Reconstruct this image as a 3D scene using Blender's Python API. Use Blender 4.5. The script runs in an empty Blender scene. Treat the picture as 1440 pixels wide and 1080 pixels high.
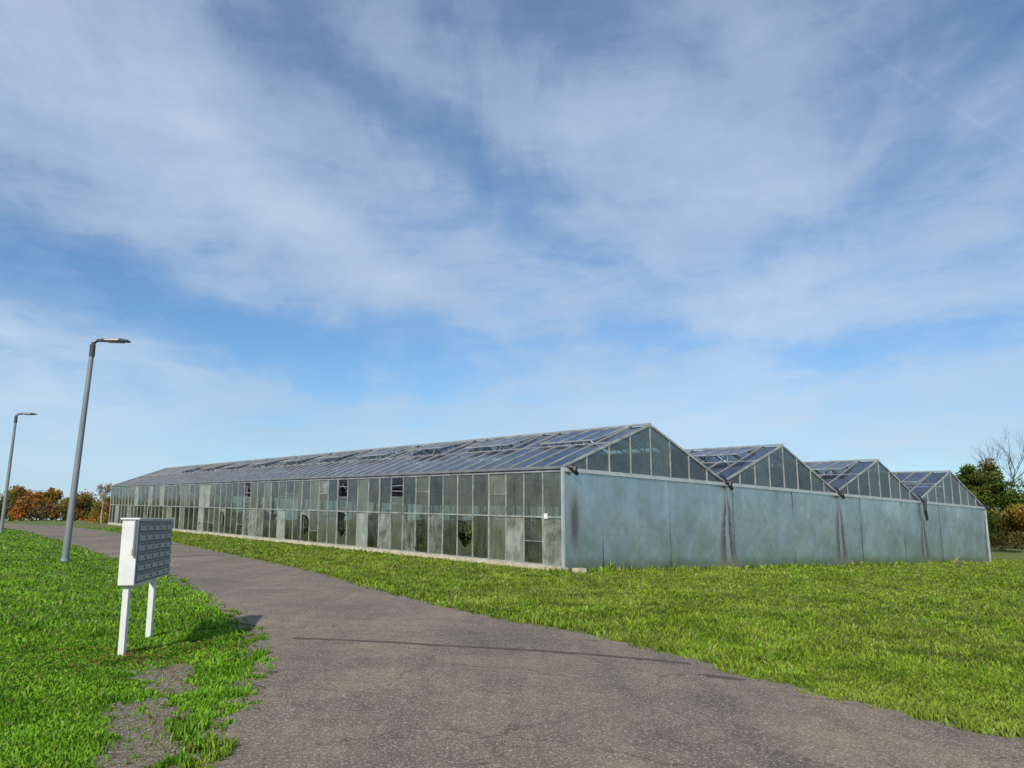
import bpy, math, random
import numpy as np
from mathutils import Vector, Matrix
random.seed(7); rng=np.random.default_rng(7)
scene=bpy.context.scene
scene.view_settings.view_transform='Standard'; scene.view_settings.look='None'; scene.view_settings.exposure=0
R=math.radians

# ---------------------------------------------------------------- terrain height
def gnp(x):
    x=np.asarray(x,dtype=float)
    L,Rr=42.0,34.0
    s=np.where(x<-L, -L-6*np.tanh((-x-L)/6), np.where(x>Rr, Rr+8*np.tanh((x-Rr)/8), x))
    return -0.0337*s
def g(x): return float(gnp(x))

# value noise (numpy)
_tab=rng.random((256,256))
def vnoise(x,y,sc=1.0,off=0.0):
    x=np.asarray(x)*sc+off+500; y=np.asarray(y)*sc+off*1.7+500
    xi=np.floor(x).astype(int); yi=np.floor(y).astype(int); fx=x-xi; fy=y-yi
    fx=fx*fx*(3-2*fx); fy=fy*fy*(3-2*fy)
    a=_tab[xi%256,yi%256]; b=_tab[(xi+1)%256,yi%256]; c=_tab[xi%256,(yi+1)%256]; d=_tab[(xi+1)%256,(yi+1)%256]
    return (a*(1-fx)+b*fx)*(1-fy)+(c*(1-fx)+d*fx)*fy
def fbm(x,y,sc,off=0.0):
    return (vnoise(x,y,sc,off)+.5*vnoise(x,y,sc*2.1,off+3)+.25*vnoise(x,y,sc*4.3,off+9))/1.75

# ---------------------------------------------------------------- node helpers
def newmat(name):
    m=bpy.data.materials.new(name); m.use_nodes=True
    nt=m.node_tree; nt.nodes.clear()
    out=nt.nodes.new('ShaderNodeOutputMaterial')
    return m,nt,out
def lk(nt,a,b): nt.links.new(a,b)
def noise(nt,vec,scale,detail=4,rough=.55,dist=0):
    n=nt.nodes.new('ShaderNodeTexNoise'); n.inputs['Scale'].default_value=scale
    n.inputs['Detail'].default_value=detail; n.inputs['Roughness'].default_value=rough; n.inputs['Distortion'].default_value=dist
    if vec is not None: lk(nt,vec,n.inputs['Vector'])
    return n.outputs['Fac']
def ramp(nt,fac,stops):
    r=nt.nodes.new('ShaderNodeValToRGB'); e=r.color_ramp.elements
    while len(e)<len(stops): e.new(.5)
    for i,(p,c) in enumerate(stops):
        e[i].position=p; e[i].color=(c[0],c[1],c[2],1) if hasattr(c,'__len__') else (c,c,c,1)
    lk(nt,fac,r.inputs['Fac']); return r.outputs['Color']
def math_(nt,op,a,b=None,c=None,clamp=False):
    n=nt.nodes.new('ShaderNodeMath'); n.operation=op; n.use_clamp=clamp
    for i,v in enumerate((a,b,c)):
        if v is None: continue
        if isinstance(v,(int,float)): n.inputs[i].default_value=v
        else: lk(nt,v,n.inputs[i])
    return n.outputs[0]
def mixc(nt,fac,a,b,mode='MIX'):
    n=nt.nodes.new('ShaderNodeMix'); n.data_type='RGBA'; n.blend_type=mode
    def s(i,v):
        if isinstance(v,(int,float)): n.inputs[i].default_value=v
        elif isinstance(v,(tuple,list)): n.inputs[i].default_value=(v[0],v[1],v[2],1)
        else: lk(nt,v,n.inputs[i])
    s(0,fac); s(6,a); s(7,b); return n.outputs[2]
def mapn_(nt,vec,loc=(0,0,0),rot=(0,0,0),sc=(1,1,1),typ='POINT'):
    m=nt.nodes.new('ShaderNodeMapping'); m.vector_type=typ; m.inputs['Location'].default_value=loc; m.inputs['Rotation'].default_value=rot; m.inputs['Scale'].default_value=sc
    lk(nt,vec,m.inputs['Vector']); return m.outputs[0]
def bump(nt,h,strength=.5,dist=.02):
    b=nt.nodes.new('ShaderNodeBump'); b.inputs['Strength'].default_value=strength; b.inputs['Distance'].default_value=dist
    lk(nt,h,b.inputs['Height']); return b.outputs['Normal']
def princ(nt,out,col=None,rough=.6,metal=0.,normal=None):
    p=nt.nodes.new('ShaderNodeBsdfPrincipled')
    if isinstance(col,(tuple,list)): p.inputs['Base Color'].default_value=(*col[:3],1)
    elif col is not None: lk(nt,col,p.inputs['Base Color'])
    if isinstance(rough,(int,float)): p.inputs['Roughness'].default_value=rough
    else: lk(nt,rough,p.inputs['Roughness'])
    p.inputs['Metallic'].default_value=metal
    if normal is not None: lk(nt,normal,p.inputs['Normal'])
    lk(nt,p.outputs[0],out.inputs[0]); return p
def objco(nt):
    return nt.nodes.new('ShaderNodeTexCoord').outputs['Object']
def simple(name,col,rough=.5,metal=0.,var=.25,sc=3.0):
    m,nt,out=newmat(name); co=objco(nt)
    n=noise(nt,co,sc,6,.65)
    dark=tuple(c*(1-var) for c in col); lite=tuple(min(1,c*(1+var*.6)) for c in col)
    c=ramp(nt,n,[(.3,dark),(.7,lite)])
    princ(nt,out,c,rough,metal); return m

# ---------------------------------------------------------------- mesh helpers
def link(o,parent=None):
    scene.collection.objects.link(o)
    if parent: o.parent=parent
    return o
def empty(name,loc=(0,0,0)):
    o=bpy.data.objects.new(name,None); o.empty_display_size=.3; link(o); return o
class MB:
    def __init__(s): s.v=[]; s.f=[]; s.uv=[]
    def quad(s,a,b,c,d,uv=None):
        i=len(s.v); s.v+= [tuple(a),tuple(b),tuple(c),tuple(d)]; s.f.append((i,i+1,i+2,i+3)); s.uv.append(uv or [(0,0)]*4)
    def poly(s,pts):
        i=len(s.v); s.v+=[tuple(p) for p in pts]; s.f.append(tuple(range(i,i+len(pts)))); s.uv.append([(0,0)]*len(pts))
    def bar(s,p,q,w,d,up=(0,0,1)):
        p=Vector(p); q=Vector(q); ax=(q-p)
        if ax.length<1e-6: return
        ax.normalize(); up=Vector(up)
        if abs(ax.dot(up))>.98: up=Vector((0.77,0.64,0)) if abs(ax.z)>.9 else Vector((0,0,1))
        sd=ax.cross(up).normalized(); u2=sd.cross(ax).normalized()
        c=[]
        for e in (p,q):
            for a,b in((-1,-1),(1,-1),(1,1),(-1,1)): c.append(e+sd*a*w/2+u2*b*d/2)
        i=len(s.v); s.v+=[tuple(x) for x in c]
        for f in((0,3,2,1),(4,5,6,7),(0,1,5,4),(1,2,6,5),(2,3,7,6),(3,0,4,7)):
            s.f.append(tuple(i+k for k in f)); s.uv.append([(0,0)]*4)
    def cyl(s,p,q,r0,r1,n=10,caps=True):
        p=Vector(p); q=Vector(q); ax=(q-p).normalized()
        up=Vector((0,0,1)) if abs(ax.z)<.95 else Vector((1,0,0))
        a=ax.cross(up).normalized(); b=a.cross(ax).normalized()
        i=len(s.v)
        for e,r in((p,r0),(q,r1)):
            for k in range(n):
                t=2*math.pi*k/n; s.v.append(tuple(e+a*math.cos(t)*r+b*math.sin(t)*r))
        for k in range(n):
            j=(k+1)%n; s.f.append((i+k,i+j,i+n+j,i+n+k)); s.uv.append([(0,0)]*4)
        if caps:
            s.f.append(tuple(i+k for k in reversed(range(n)))); s.uv.append([(0,0)]*n)
            s.f.append(tuple(i+n+k for k in range(n))); s.uv.append([(0,0)]*n)
    def obj(s,name,mat,parent=None,bevel=0,smooth=False,uv=False):
        me=bpy.data.meshes.new(name); me.from_pydata(s.v,[],s.f); me.update()
        if uv:
            l=me.uv_layers.new(name='UVMap'); k=0
            for fu in s.uv:
                for c in fu: l.data[k].uv=c; k+=1
        me.materials.append(mat)
        if smooth:
            for p in me.polygons: p.use_smooth=True
        o=bpy.data.objects.new(name,me); link(o,parent)
        if bevel:
            b=o.modifiers.new('bevel','BEVEL'); b.width=bevel; b.segments=2; b.limit_method='ANGLE'
        return o
def npmesh(name,V,faces_n,idx,cols,mat,parent=None):
    me=bpy.data.meshes.new(name)
    me.vertices.add(len(V)); me.vertices.foreach_set('co',V.astype(np.float32).ravel())
    nf=len(idx)//faces_n
    me.loops.add(len(idx)); me.loops.foreach_set('vertex_index',idx.astype(np.int32))
    me.polygons.add(nf); me.polygons.foreach_set('loop_start',(np.arange(nf)*faces_n).astype(np.int32))
    me.update(calc_edges=True)
    if cols is not None:
        a=me.color_attributes.new(name='Col',type='FLOAT_COLOR',domain='POINT')
        cc=np.ones((len(V),4),dtype=np.float32); cc[:,:3]=cols; a.data.foreach_set('color',cc.ravel())
    me.materials.append(mat)
    o=bpy.data.objects.new(name,me); link(o,parent); return o

# ---------------------------------------------------------------- road outline (metres)
right_edge=[(40,-5),(20,1.0),(12,3.6),(7.4,6.0),(4.63,7.53),(3.61,8.76),(2.90,10.17),(2.50,11.0),(1.56,12.77),(-.26,14.94),(-2.6,18.48),(-6.9,26.1),(-13.1,35.3),(-22.7,49.1),(-34.0,63.2),(-41,68.5),(-60,76),(-90,84),(-140,92)]
left_edge=[(-140,87),(-90,78.5),(-60,70.5),(-44,64.5),(-36.9,57.5),(-30.8,50.9),(-20.5,37.2),(-14,28.2),(-9.19,21.7),(-5.98,16.2),(-4.0,12.6),(-3.2,10.5),(-2.75,9.0),(-2.46,7.55),(-2.21,5.92),(-2.3,4.3),(-3.2,2.0),(-7,0),(-16,-1.5),(-40,-3)]
def catmull(pts,step=.35):
    out=[]
    P=[np.array(p,float) for p in pts]; P=[2*P[0]-P[1]]+P+[2*P[-1]-P[-2]]
    for i in range(1,len(P)-2):
        a,b,c,d=P[i-1:i+3]; n=max(2,min(60,int(np.linalg.norm(c-b)/step)))
        for k in range(n):
            t=k/n
            out.append(.5*((2*b)+(-a+c)*t+(2*a-5*b+4*c-d)*t*t+(-a+3*b-3*c+d)*t**3))
    out.append(P[-2]); return np.array(out)
re_=catmull(right_edge,.08); le_=catmull(left_edge,.08)
def rag(P,amp):
    d=np.gradient(P,axis=0); n=np.stack([-d[:,1],d[:,0]],1); n/=np.linalg.norm(n,axis=1)[:,None]+1e-9
    w=(fbm(P[:,0],P[:,1],1.8)-.5)*2.2*amp+(fbm(P[:,0],P[:,1],8,3)-.5)*amp*1.1
    return P+n*w[:,None]
re_=rag(re_,.15); le_=rag(le_,.24)
road=np.vstack([re_,le_,np.array([(-40,-14),(40,-14)])])
def inpoly(x,y,poly):
    x=np.asarray(x); y=np.asarray(y); ins=np.zeros(x.shape,bool)
    n=len(poly); j=n-1
    for i in range(n):
        xi,yi=poly[i]; xj,yj=poly[j]
        if yi!=yj:
            c=((yi>y)!=(yj>y))
            k=np.nonzero(c)[0]
            if len(k):
                kk=k[x[k]<(xj-xi)*(y[k]-yi)/(yj-yi)+xi]; ins[kk]^=True
        j=i
    return ins
def edgedist(x,y,line):
    x=np.asarray(x,float); y=np.asarray(y,float); best=np.full(x.shape,1e9)
    for a,b in zip(line[:-1],line[1:]):
        ax,ay=a; bx,by=b; L=(bx-ax)**2+(by-ay)**2
        t=np.clip(((x-ax)*(bx-ax)+(y-ay)*(by-ay))/L,0,1)
        best=np.minimum(best,np.hypot(x-ax-t*(bx-ax),y-ay-t*(by-ay)))
    return best
def dirtmask(x,y):
    """bare soil: broken worn strip of verge near the letterboxes and thin lines at the road edges"""
    dl=edgedist(x,y,left_edge[5:18]); dr=edgedist(x,y,right_edge[2:14])
    n=fbm(x,y,2.6,4.2); n2=fbm(x,y,6,7)
    cx=-2.80-.33*(y-6.3)
    near=np.clip(1-np.abs(x-cx)/.62,0,1)*np.clip((10.4-y)/1.2,0,1)
    m=np.clip((near*.75+n*.9+n2*.55-1.08)*5,0,1)
    m=np.maximum(m,np.clip((.42-dl)*3.5,0,1)*np.clip((n2-.38)*6,0,1))
    m=np.maximum(m,np.clip((.24-dr)*6,0,1)*np.clip((n2-.38)*5,0,1))
    return m
OX,OY=1.89,29.3; U1=(-.641,.767); U2=(.767,.6415)
W,LN=40.0,66.0
def st(x,y):
    dx=np.asarray(x)-OX; dy=np.asarray(y)-OY
    return dx*U2[0]+dy*U2[1], dx*U1[0]+dy*U1[1]
def P(s,t,h):
    x=OX+U2[0]*s+U1[0]*t; y=OY+U2[1]*s+U1[1]*t
    return Vector((x,y,g(x)+h))

# ---------------------------------------------------------------- materials
def ground_mat():
    m,nt,out=newmat('ground_grass'); co=objco(nt)
    a=nt.nodes.new('ShaderNodeAttribute'); a.attribute_name='Col'
    n1=noise(nt,co,.35,5,.6); n2=noise(nt,co,6,6,.7); n3=noise(nt,co,60,4,.7)
    c=ramp(nt,n2,[(.25,(.07,.105,.018)),(.5,(.13,.185,.026)),(.75,(.21,.245,.045))])
    c=mixc(nt,ramp(nt,n1,[(.35,0.),(.7,.5)]),c,(.18,.18,.045))
    c=mixc(nt,.5,c,ramp(nt,n3,[(.3,(.3,.3,.3)),(.7,(1,1,1))]),'MULTIPLY')
    v=nt.nodes.new('ShaderNodeTexVoronoi'); v.inputs['Scale'].default_value=45; lk(nt,co,v.inputs['Vector'])
    bw=nt.nodes.new('ShaderNodeSeparateColor'); lk(nt,v.outputs['Color'],bw.inputs[0])
    soil=ramp(nt,n3,[(.25,(.085,.064,.042)),(.5,(.17,.137,.095)),(.75,(.28,.24,.175))])
    soil=mixc(nt,ramp(nt,bw.outputs[0],[(.7,0.),(.8,.7)]),soil,(.34,.30,.24))
    c=mixc(nt,a.outputs['Fac'],c,soil)
    h=math_(nt,'ADD',n3,math_(nt,'MULTIPLY',v.outputs['Distance'],.8))
    princ(nt,out,c,.95,0,bump(nt,h,.8,.03)); return m
def blade_mat(name,tr=.35,rough=.6):
    m,nt,out=newmat(name)
    a=nt.nodes.new('ShaderNodeAttribute'); a.attribute_name='Col'
    c=a.outputs['Color']
    d=nt.nodes.new('ShaderNodeBsdfDiffuse'); lk(nt,c,d.inputs['Color'])
    if tr<=0:
        lk(nt,d.outputs[0],out.inputs[0]); return m
    t=nt.nodes.new('ShaderNodeBsdfTranslucent'); lk(nt,c,t.inputs['Color'])
    mx=nt.nodes.new('ShaderNodeMixShader'); mx.inputs[0].default_value=tr
    lk(nt,d.outputs[0],mx.inputs[1]); lk(nt,t.outputs[0],mx.inputs[2]); lk(nt,mx.outputs[0],out.inputs[0]); return m
def asphalt_mat():
    m,nt,out=newmat('asphalt'); co=objco(nt)
    n1=noise(nt,co,.45,6,.65,.5); n2=noise(nt,co,3.5,7,.72); n3=noise(nt,co,110,3,.8)
    n4=noise(nt,mapn_(nt,co,(0,0,0),(0,0,R(-37)),(1.6,.13,1)),1.0,5,.6,.2)
    n5=noise(nt,co,.9,3,.5,1.2)
    v=nt.nodes.new('ShaderNodeTexVoronoi'); v.inputs['Scale'].default_value=75; lk(nt,co,v.inputs['Vector'])
    c=ramp(nt,n3,[(.25,(.115,.094,.068)),(.5,(.245,.205,.155)),(.72,(.45,.385,.295))])
    c=mixc(nt,.9,c,ramp(nt,n1,[(.34,(.55,.55,.56)),(.5,(.82,.81,.80)),(.66,(1.10,1.04,.96))]),'MULTIPLY')
    c=mixc(nt,.8,c,ramp(nt,n2,[(.3,(.58,.57,.56)),(.7,(1,1,1))]),'MULTIPLY')
    c=mixc(nt,.65,c,ramp(nt,n4,[(.35,(.62,.62,.63)),(.6,(1.07,1.05,1.02))]),'MULTIPLY')
    # dull repaired areas
    c=mixc(nt,.5,c,ramp(nt,n5,[(.40,(.78,.78,.80)),(.43,(1,1,1))]),'MULTIPLY')
    vc=nt.nodes.new('ShaderNodeSeparateColor'); lk(nt,v.outputs['Color'],vc.inputs[0])
    c=mixc(nt,ramp(nt,vc.outputs[0],[(.82,0.),(.9,.65)]),c,(.48,.42,.34))
    c=mixc(nt,ramp(nt,vc.outputs[1],[(.86,0.),(.92,.65)]),c,(.05,.043,.036))
    v2=nt.nodes.new('ShaderNodeTexVoronoi'); v2.feature='DISTANCE_TO_EDGE'; v2.inputs['Scale'].default_value=.4
    wv=nt.nodes.new('ShaderNodeVectorMath'); wv.operation='ADD'
    nn=nt.nodes.new('ShaderNodeTexNoise'); nn.inputs['Scale'].default_value=1.3; nn.inputs['Detail'].default_value=8; nn.inputs['Roughness'].default_value=.65; lk(nt,co,nn.inputs['Vector'])
    lk(nt,co,wv.inputs[0]); lk(nt,nn.outputs['Color'],wv.inputs[1]); lk(nt,wv.outputs[0],v2.inputs['Vector'])
    c=mixc(nt,math_(nt,'MULTIPLY',ramp(nt,v2.outputs['Distance'],[(.0,.8),(.007,0.)]),ramp(nt,n1,[(.42,0.),(.52,1.)])),c,(.04,.034,.028))
    h=math_(nt,'ADD',n3,math_(nt,'MULTIPLY',v.outputs['Distance'],1.))
    princ(nt,out,c,.92,0,bump(nt,h,.6,.01)); return m
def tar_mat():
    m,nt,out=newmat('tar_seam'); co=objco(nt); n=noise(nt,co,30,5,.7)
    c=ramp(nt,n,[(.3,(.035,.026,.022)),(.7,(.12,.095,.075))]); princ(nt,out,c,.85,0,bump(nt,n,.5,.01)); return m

# ---------------------------------------------------------------- ground
def axis(a0,a1,fine0,fine1,st_):
    mid=np.arange(fine0,fine1+1e-6,st_)
    def grow(start,end,sgn):
        o=[];p=start;d=st_
        while (p<end if sgn>0 else p>end):
            d*=1.12; p=p+sgn*d; o.append(p)
        return o
    return np.array(sorted(grow(fine0,a0,-1))+list(mid)+grow(fine1,a1,1))
xs=axis(-1600,1600,-7,5,.07); ys=axis(-300,2600,4.5,14,.07)
X,Y=np.meshgrid(xs,ys); Z=gnp(X)
fl=lambda a:a.ravel()
dm=dirtmask(fl(X),fl(Y))
V=np.stack([fl(X),fl(Y),fl(Z)],1)
ny,nx=X.shape; ii=np.arange(nx*ny).reshape(ny,nx)
idx=np.stack([ii[:-1,:-1],ii[:-1,1:],ii[1:,1:],ii[1:,:-1]],-1).reshape(-1)
npmesh('ground',V,4,idx,np.stack([dm]*3,1),ground_mat())

b=MB(); b.poly([(p[0],p[1],g(p[0])+.012) for p in road])
ro=b.obj('road',asphalt_mat())
import bmesh
bm=bmesh.new(); bm.from_mesh(ro.data); bmesh.ops.triangulate(bm,faces=bm.faces[:])
for xc in (-48,-42,34):
    bmesh.ops.bisect_plane(bm,geom=bm.verts[:]+bm.edges[:]+bm.faces[:],plane_co=(xc,0,0),plane_no=(1,0,0))
for v in bm.verts: v.co.z=g(v.co.x)+.012
bm.to_mesh(ro.data); bm.free()
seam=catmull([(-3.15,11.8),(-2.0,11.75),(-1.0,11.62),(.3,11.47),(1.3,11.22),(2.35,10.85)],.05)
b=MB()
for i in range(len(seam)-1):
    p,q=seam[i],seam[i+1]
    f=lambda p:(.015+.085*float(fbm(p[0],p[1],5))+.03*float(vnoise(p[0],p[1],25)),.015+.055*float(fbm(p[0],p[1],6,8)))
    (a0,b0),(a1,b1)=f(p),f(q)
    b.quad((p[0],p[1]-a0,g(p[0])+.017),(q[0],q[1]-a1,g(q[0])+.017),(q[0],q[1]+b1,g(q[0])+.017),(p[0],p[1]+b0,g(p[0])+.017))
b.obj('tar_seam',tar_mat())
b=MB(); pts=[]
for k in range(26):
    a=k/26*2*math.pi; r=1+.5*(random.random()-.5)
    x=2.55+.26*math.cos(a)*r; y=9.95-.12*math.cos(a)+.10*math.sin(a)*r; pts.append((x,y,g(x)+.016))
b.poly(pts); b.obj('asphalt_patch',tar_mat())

# ---------------------------------------------------------------- grass
def pal(n):
    base=np.array([(.160,.26,.024),(.205,.30,.034),(.110,.19,.020),(.26,.305,.06),(.33,.29,.12)])
    return base[rng.choice(5,n,p=[.36,.31,.20,.09,.04])]*(.68+.66*rng.random((n,1)))
def grass(n,r0,r1,az0,az1,hmin,hmax,wk,lean=.6):
    az=rng.uniform(az0,az1,n); r=np.exp(rng.uniform(math.log(r0),math.log(r1),n))
    x=r*np.sin(az); y=r*np.cos(az)
    s,t=st(x,y)
    onroad=inpoly(x,y,road)
    ed=np.minimum(edgedist(x,y,left_edge[5:18]),edgedist(x,y,right_edge[2:14]))
    fringe=onroad&(ed<.16)&(fbm(x,y,5,13)>.58)
    keep=(~onroad)|fringe
    keep&=~((s>-.02)&(s<W)&(t>-.02)&(t<LN))
    dmk=dirtmask(x,y); keep&=(rng.random(n)>dmk*.95)
    thin=fbm(x,y,1.7,31); keep&=(rng.random(n)<.65+1.2*np.clip(thin-.25,0,1))
    x,y,r,s,t,ed=x[keep],y[keep],r[keep],s[keep],t[keep],ed[keep]; n=len(x)
    z=gnp(x)
    patch=fbm(x,y,.7,2.); fine=vnoise(x,y,4.,5.)
    left=(x<-2.3)&(x<-.6*y+7)
    hh=hmin+(hmax-hmin)*rng.random(n)**1.8
    hh*=.55+.75*patch*(.4+1.0*fine)
    hh=np.where(left,hh*.8,hh*1.0)
    tuft=(vnoise(x,y,1.6,21)>.82)&~left; hh=np.where(tuft,hh*1.6,hh)
    edt=(ed<.5)&(vnoise(x,y,2.5,41)>.5); hh=np.where(edt,hh*1.4,hh)
    tall=((t<0)&(t>-.6)&(s>-1)&(s<W+1)); hh=np.where(tall,hh*(1.4+2.2*vnoise(x,y,.8,3)),hh)
    w=wk*(.6+.8*rng.random(n))*(.0022+.00085*r)
    a=rng.uniform(0,2*math.pi,n); la=rng.uniform(0,2*math.pi,n); le=hh*lean*rng.random(n)*1.8
    dx,dy=np.cos(a)*w,np.sin(a)*w; lx,ly=np.cos(la)*le,np.sin(la)*le
    v0=np.stack([x-dx,y-dy,z-.005],1); v1=np.stack([x+dx,y+dy,z-.005],1)
    v2=np.stack([x+dx*.8+lx*.35,y+dy*.8+ly*.35,z+hh*.6],1); v3=np.stack([x-dx*.8+lx*.35,y-dy*.8+ly*.35,z+hh*.6],1)
    v4=np.stack([x+lx,y+ly,z+hh],1)
    Vv=np.stack([v0,v1,v2,v3,v4],1).reshape(-1,3)
    b0=np.arange(n)*5
    idx=np.stack([b0,b0+1,b0+2, b0,b0+2,b0+3, b0+3,b0+2,b0+4],1).reshape(-1)
    c=pal(n); tone=.58+.92*fbm(x,y,1.3,6.)
    yel=np.clip((fbm(x,y,.45,8.)-.44)*3.5,0,1)[:,None]
    c=c*tone[:,None]; c=c*(1-yel*.4)+np.array([.27,.30,.065])*yel*.4*tone[:,None]
    dk=np.clip((fbm(x,y,2.4,17)-.56)*6,0,1)[:,None]*.42; c=c*(1-dk*np.array([1.,.8,1.]))
    c=np.where(left[:,None],c*np.array([.80,1.10,.8]),c)
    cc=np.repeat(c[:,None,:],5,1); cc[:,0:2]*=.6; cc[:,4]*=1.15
    return Vv,idx,cc.reshape(-1,3)
parts=[grass(430000,4.2,13,-.95,.85,.025,.07,1.0),
       grass(310000,12,75,-.95,.85,.04,.11,1.0)]
off=0; VV=[];II=[];CC=[]
for v,i,c in parts: VV.append(v); II.append(i+off); CC.append(c); off+=len(v)
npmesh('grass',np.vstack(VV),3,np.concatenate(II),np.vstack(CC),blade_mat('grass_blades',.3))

n=3200
az=rng.uniform(-.9,.8,n); r=np.exp(rng.uniform(math.log(4.5),math.log(24),n)); x=r*np.sin(az); y=r*np.cos(az)
s,t=st(x,y); k=(~inpoly(x,y,road))&~((s>0)&(t>0))&((vnoise(x,y,.7,11)>.5)|(edgedist(x,y,left_edge[5:18])<.5))
k&=(dirtmask(x,y)<.6)
x,y=x[k],y[k]; LV=[];LC=[]
for px,py in zip(x,y):
    m=random.randint(5,11); sz=random.uniform(.02,.055); col=np.array(random.choice([(.13,.22,.035),(.2,.29,.05),(.10,.17,.03),(.22,.2,.07),(.17,.12,.05)]))*random.uniform(.8,1.2)
    if px<-2.5 : sz*=.75
    for q in range(m):
        a=random.random()*6.28; e=random.uniform(.15,1.1); L=sz*random.uniform(.8,1.8); wd=L*.25
        d=np.array([math.cos(a)*math.cos(e),math.sin(a)*math.cos(e),math.sin(e)]); sd=np.array([-math.sin(a),math.cos(a),0])*wd
        o=np.array([px,py,g(px)+.01])
        LV+=[o,o+d*L*.5+sd,o+d*L-np.array([0,0,L*.12]),o+d*L*.5-sd]; LC+=[col*.6,col,col*1.1,col]
LV=np.array(LV); npmesh('weeds',LV,4,np.arange(len(LV)),np.array(LC),blade_mat('weed_leaves',.3))

# fallen leaves near the letterbox feet
n=700; x=rng.normal(-4.5,.8,n); y=rng.normal(10.4,1.0,n); k=~inpoly(x,y,road); x,y=x[k],y[k]; n=len(x)
a=rng.uniform(0,6.28,n); sz=rng.uniform(.012,.032,n); z=gnp(x)+rng.uniform(.02,.05,n)
q=[np.stack([x+np.cos(a+o)*sz*f,y+np.sin(a+o)*sz*f,z+rng.uniform(-.008,.012,n)],1) for o,f in((0,1),(1.57,.6),(3.14,1),(4.71,.6))]
Vv=np.stack(q,1).reshape(-1,3); lc=np.array([(.22,.10,.04),(.30,.17,.06),(.14,.08,.04)])[rng.choice(3,n)]
npmesh('fallen_leaves',Vv,4,np.arange(len(Vv)),np.repeat(lc,4,0),blade_mat('dry_leaf',.15))

n=16000; x=rng.uniform(-5.5,-2.0,n); y=rng.uniform(4.5,13,n); k=(dirtmask(x,y)>.45)
x,y=x[k],y[k]; n=len(x); sz=.002+.010*rng.random(n)**2.5
z=gnp(x)+.008
oc=np.array([(1,0,0),(0,1,0),(-1,0,0),(0,-1,0),(0,0,.7)],float)
Vv=[]; ang=rng.uniform(0,6.28,n)
for kx in range(5):
    ox,oy,oz=oc[kx]; j=rng.uniform(.7,1.3,n)
    Vv.append(np.stack([x+(ox*np.cos(ang)-oy*np.sin(ang))*sz*j,y+(ox*np.sin(ang)+oy*np.cos(ang))*sz*j,z+oz*sz*j],1))
Vv=np.stack(Vv,1).reshape(-1,3); b0=np.arange(n)*5
idx=np.stack([b0,b0+1,b0+4,b0+1,b0+2,b0+4,b0+2,b0+3,b0+4,b0+3,b0,b0+4],1).reshape(-1)
gc=np.repeat((rng.uniform(.12,.36,(n,1))*np.array([[1,.87,.70]]))[:,None,:],5,1).reshape(-1,3)
npmesh('gravel',Vv,3,idx,gc,blade_mat('gravel_stone',0))

# ---------------------------------------------------------------- greenhouse
gh=empty('greenhouse')
EH=3.78; RH=5.87; NP=60; PW=LN/NP
alu=simple('aluminium_frame',(.38,.39,.37),.45,.3,.45,2.)
alud=simple('aged_roof_bars',(.34,.35,.36),.45,.3,.35,2.)
steel=simple('galvanised_steel',(.30,.32,.33),.5,.5,.3,3.)
conc=simple('concrete_plinth',(.48,.42,.32),.9,0,.4,4.)
black=simple('black_rubber',(.02,.02,.022),.5,0,.3,3.)

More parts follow.
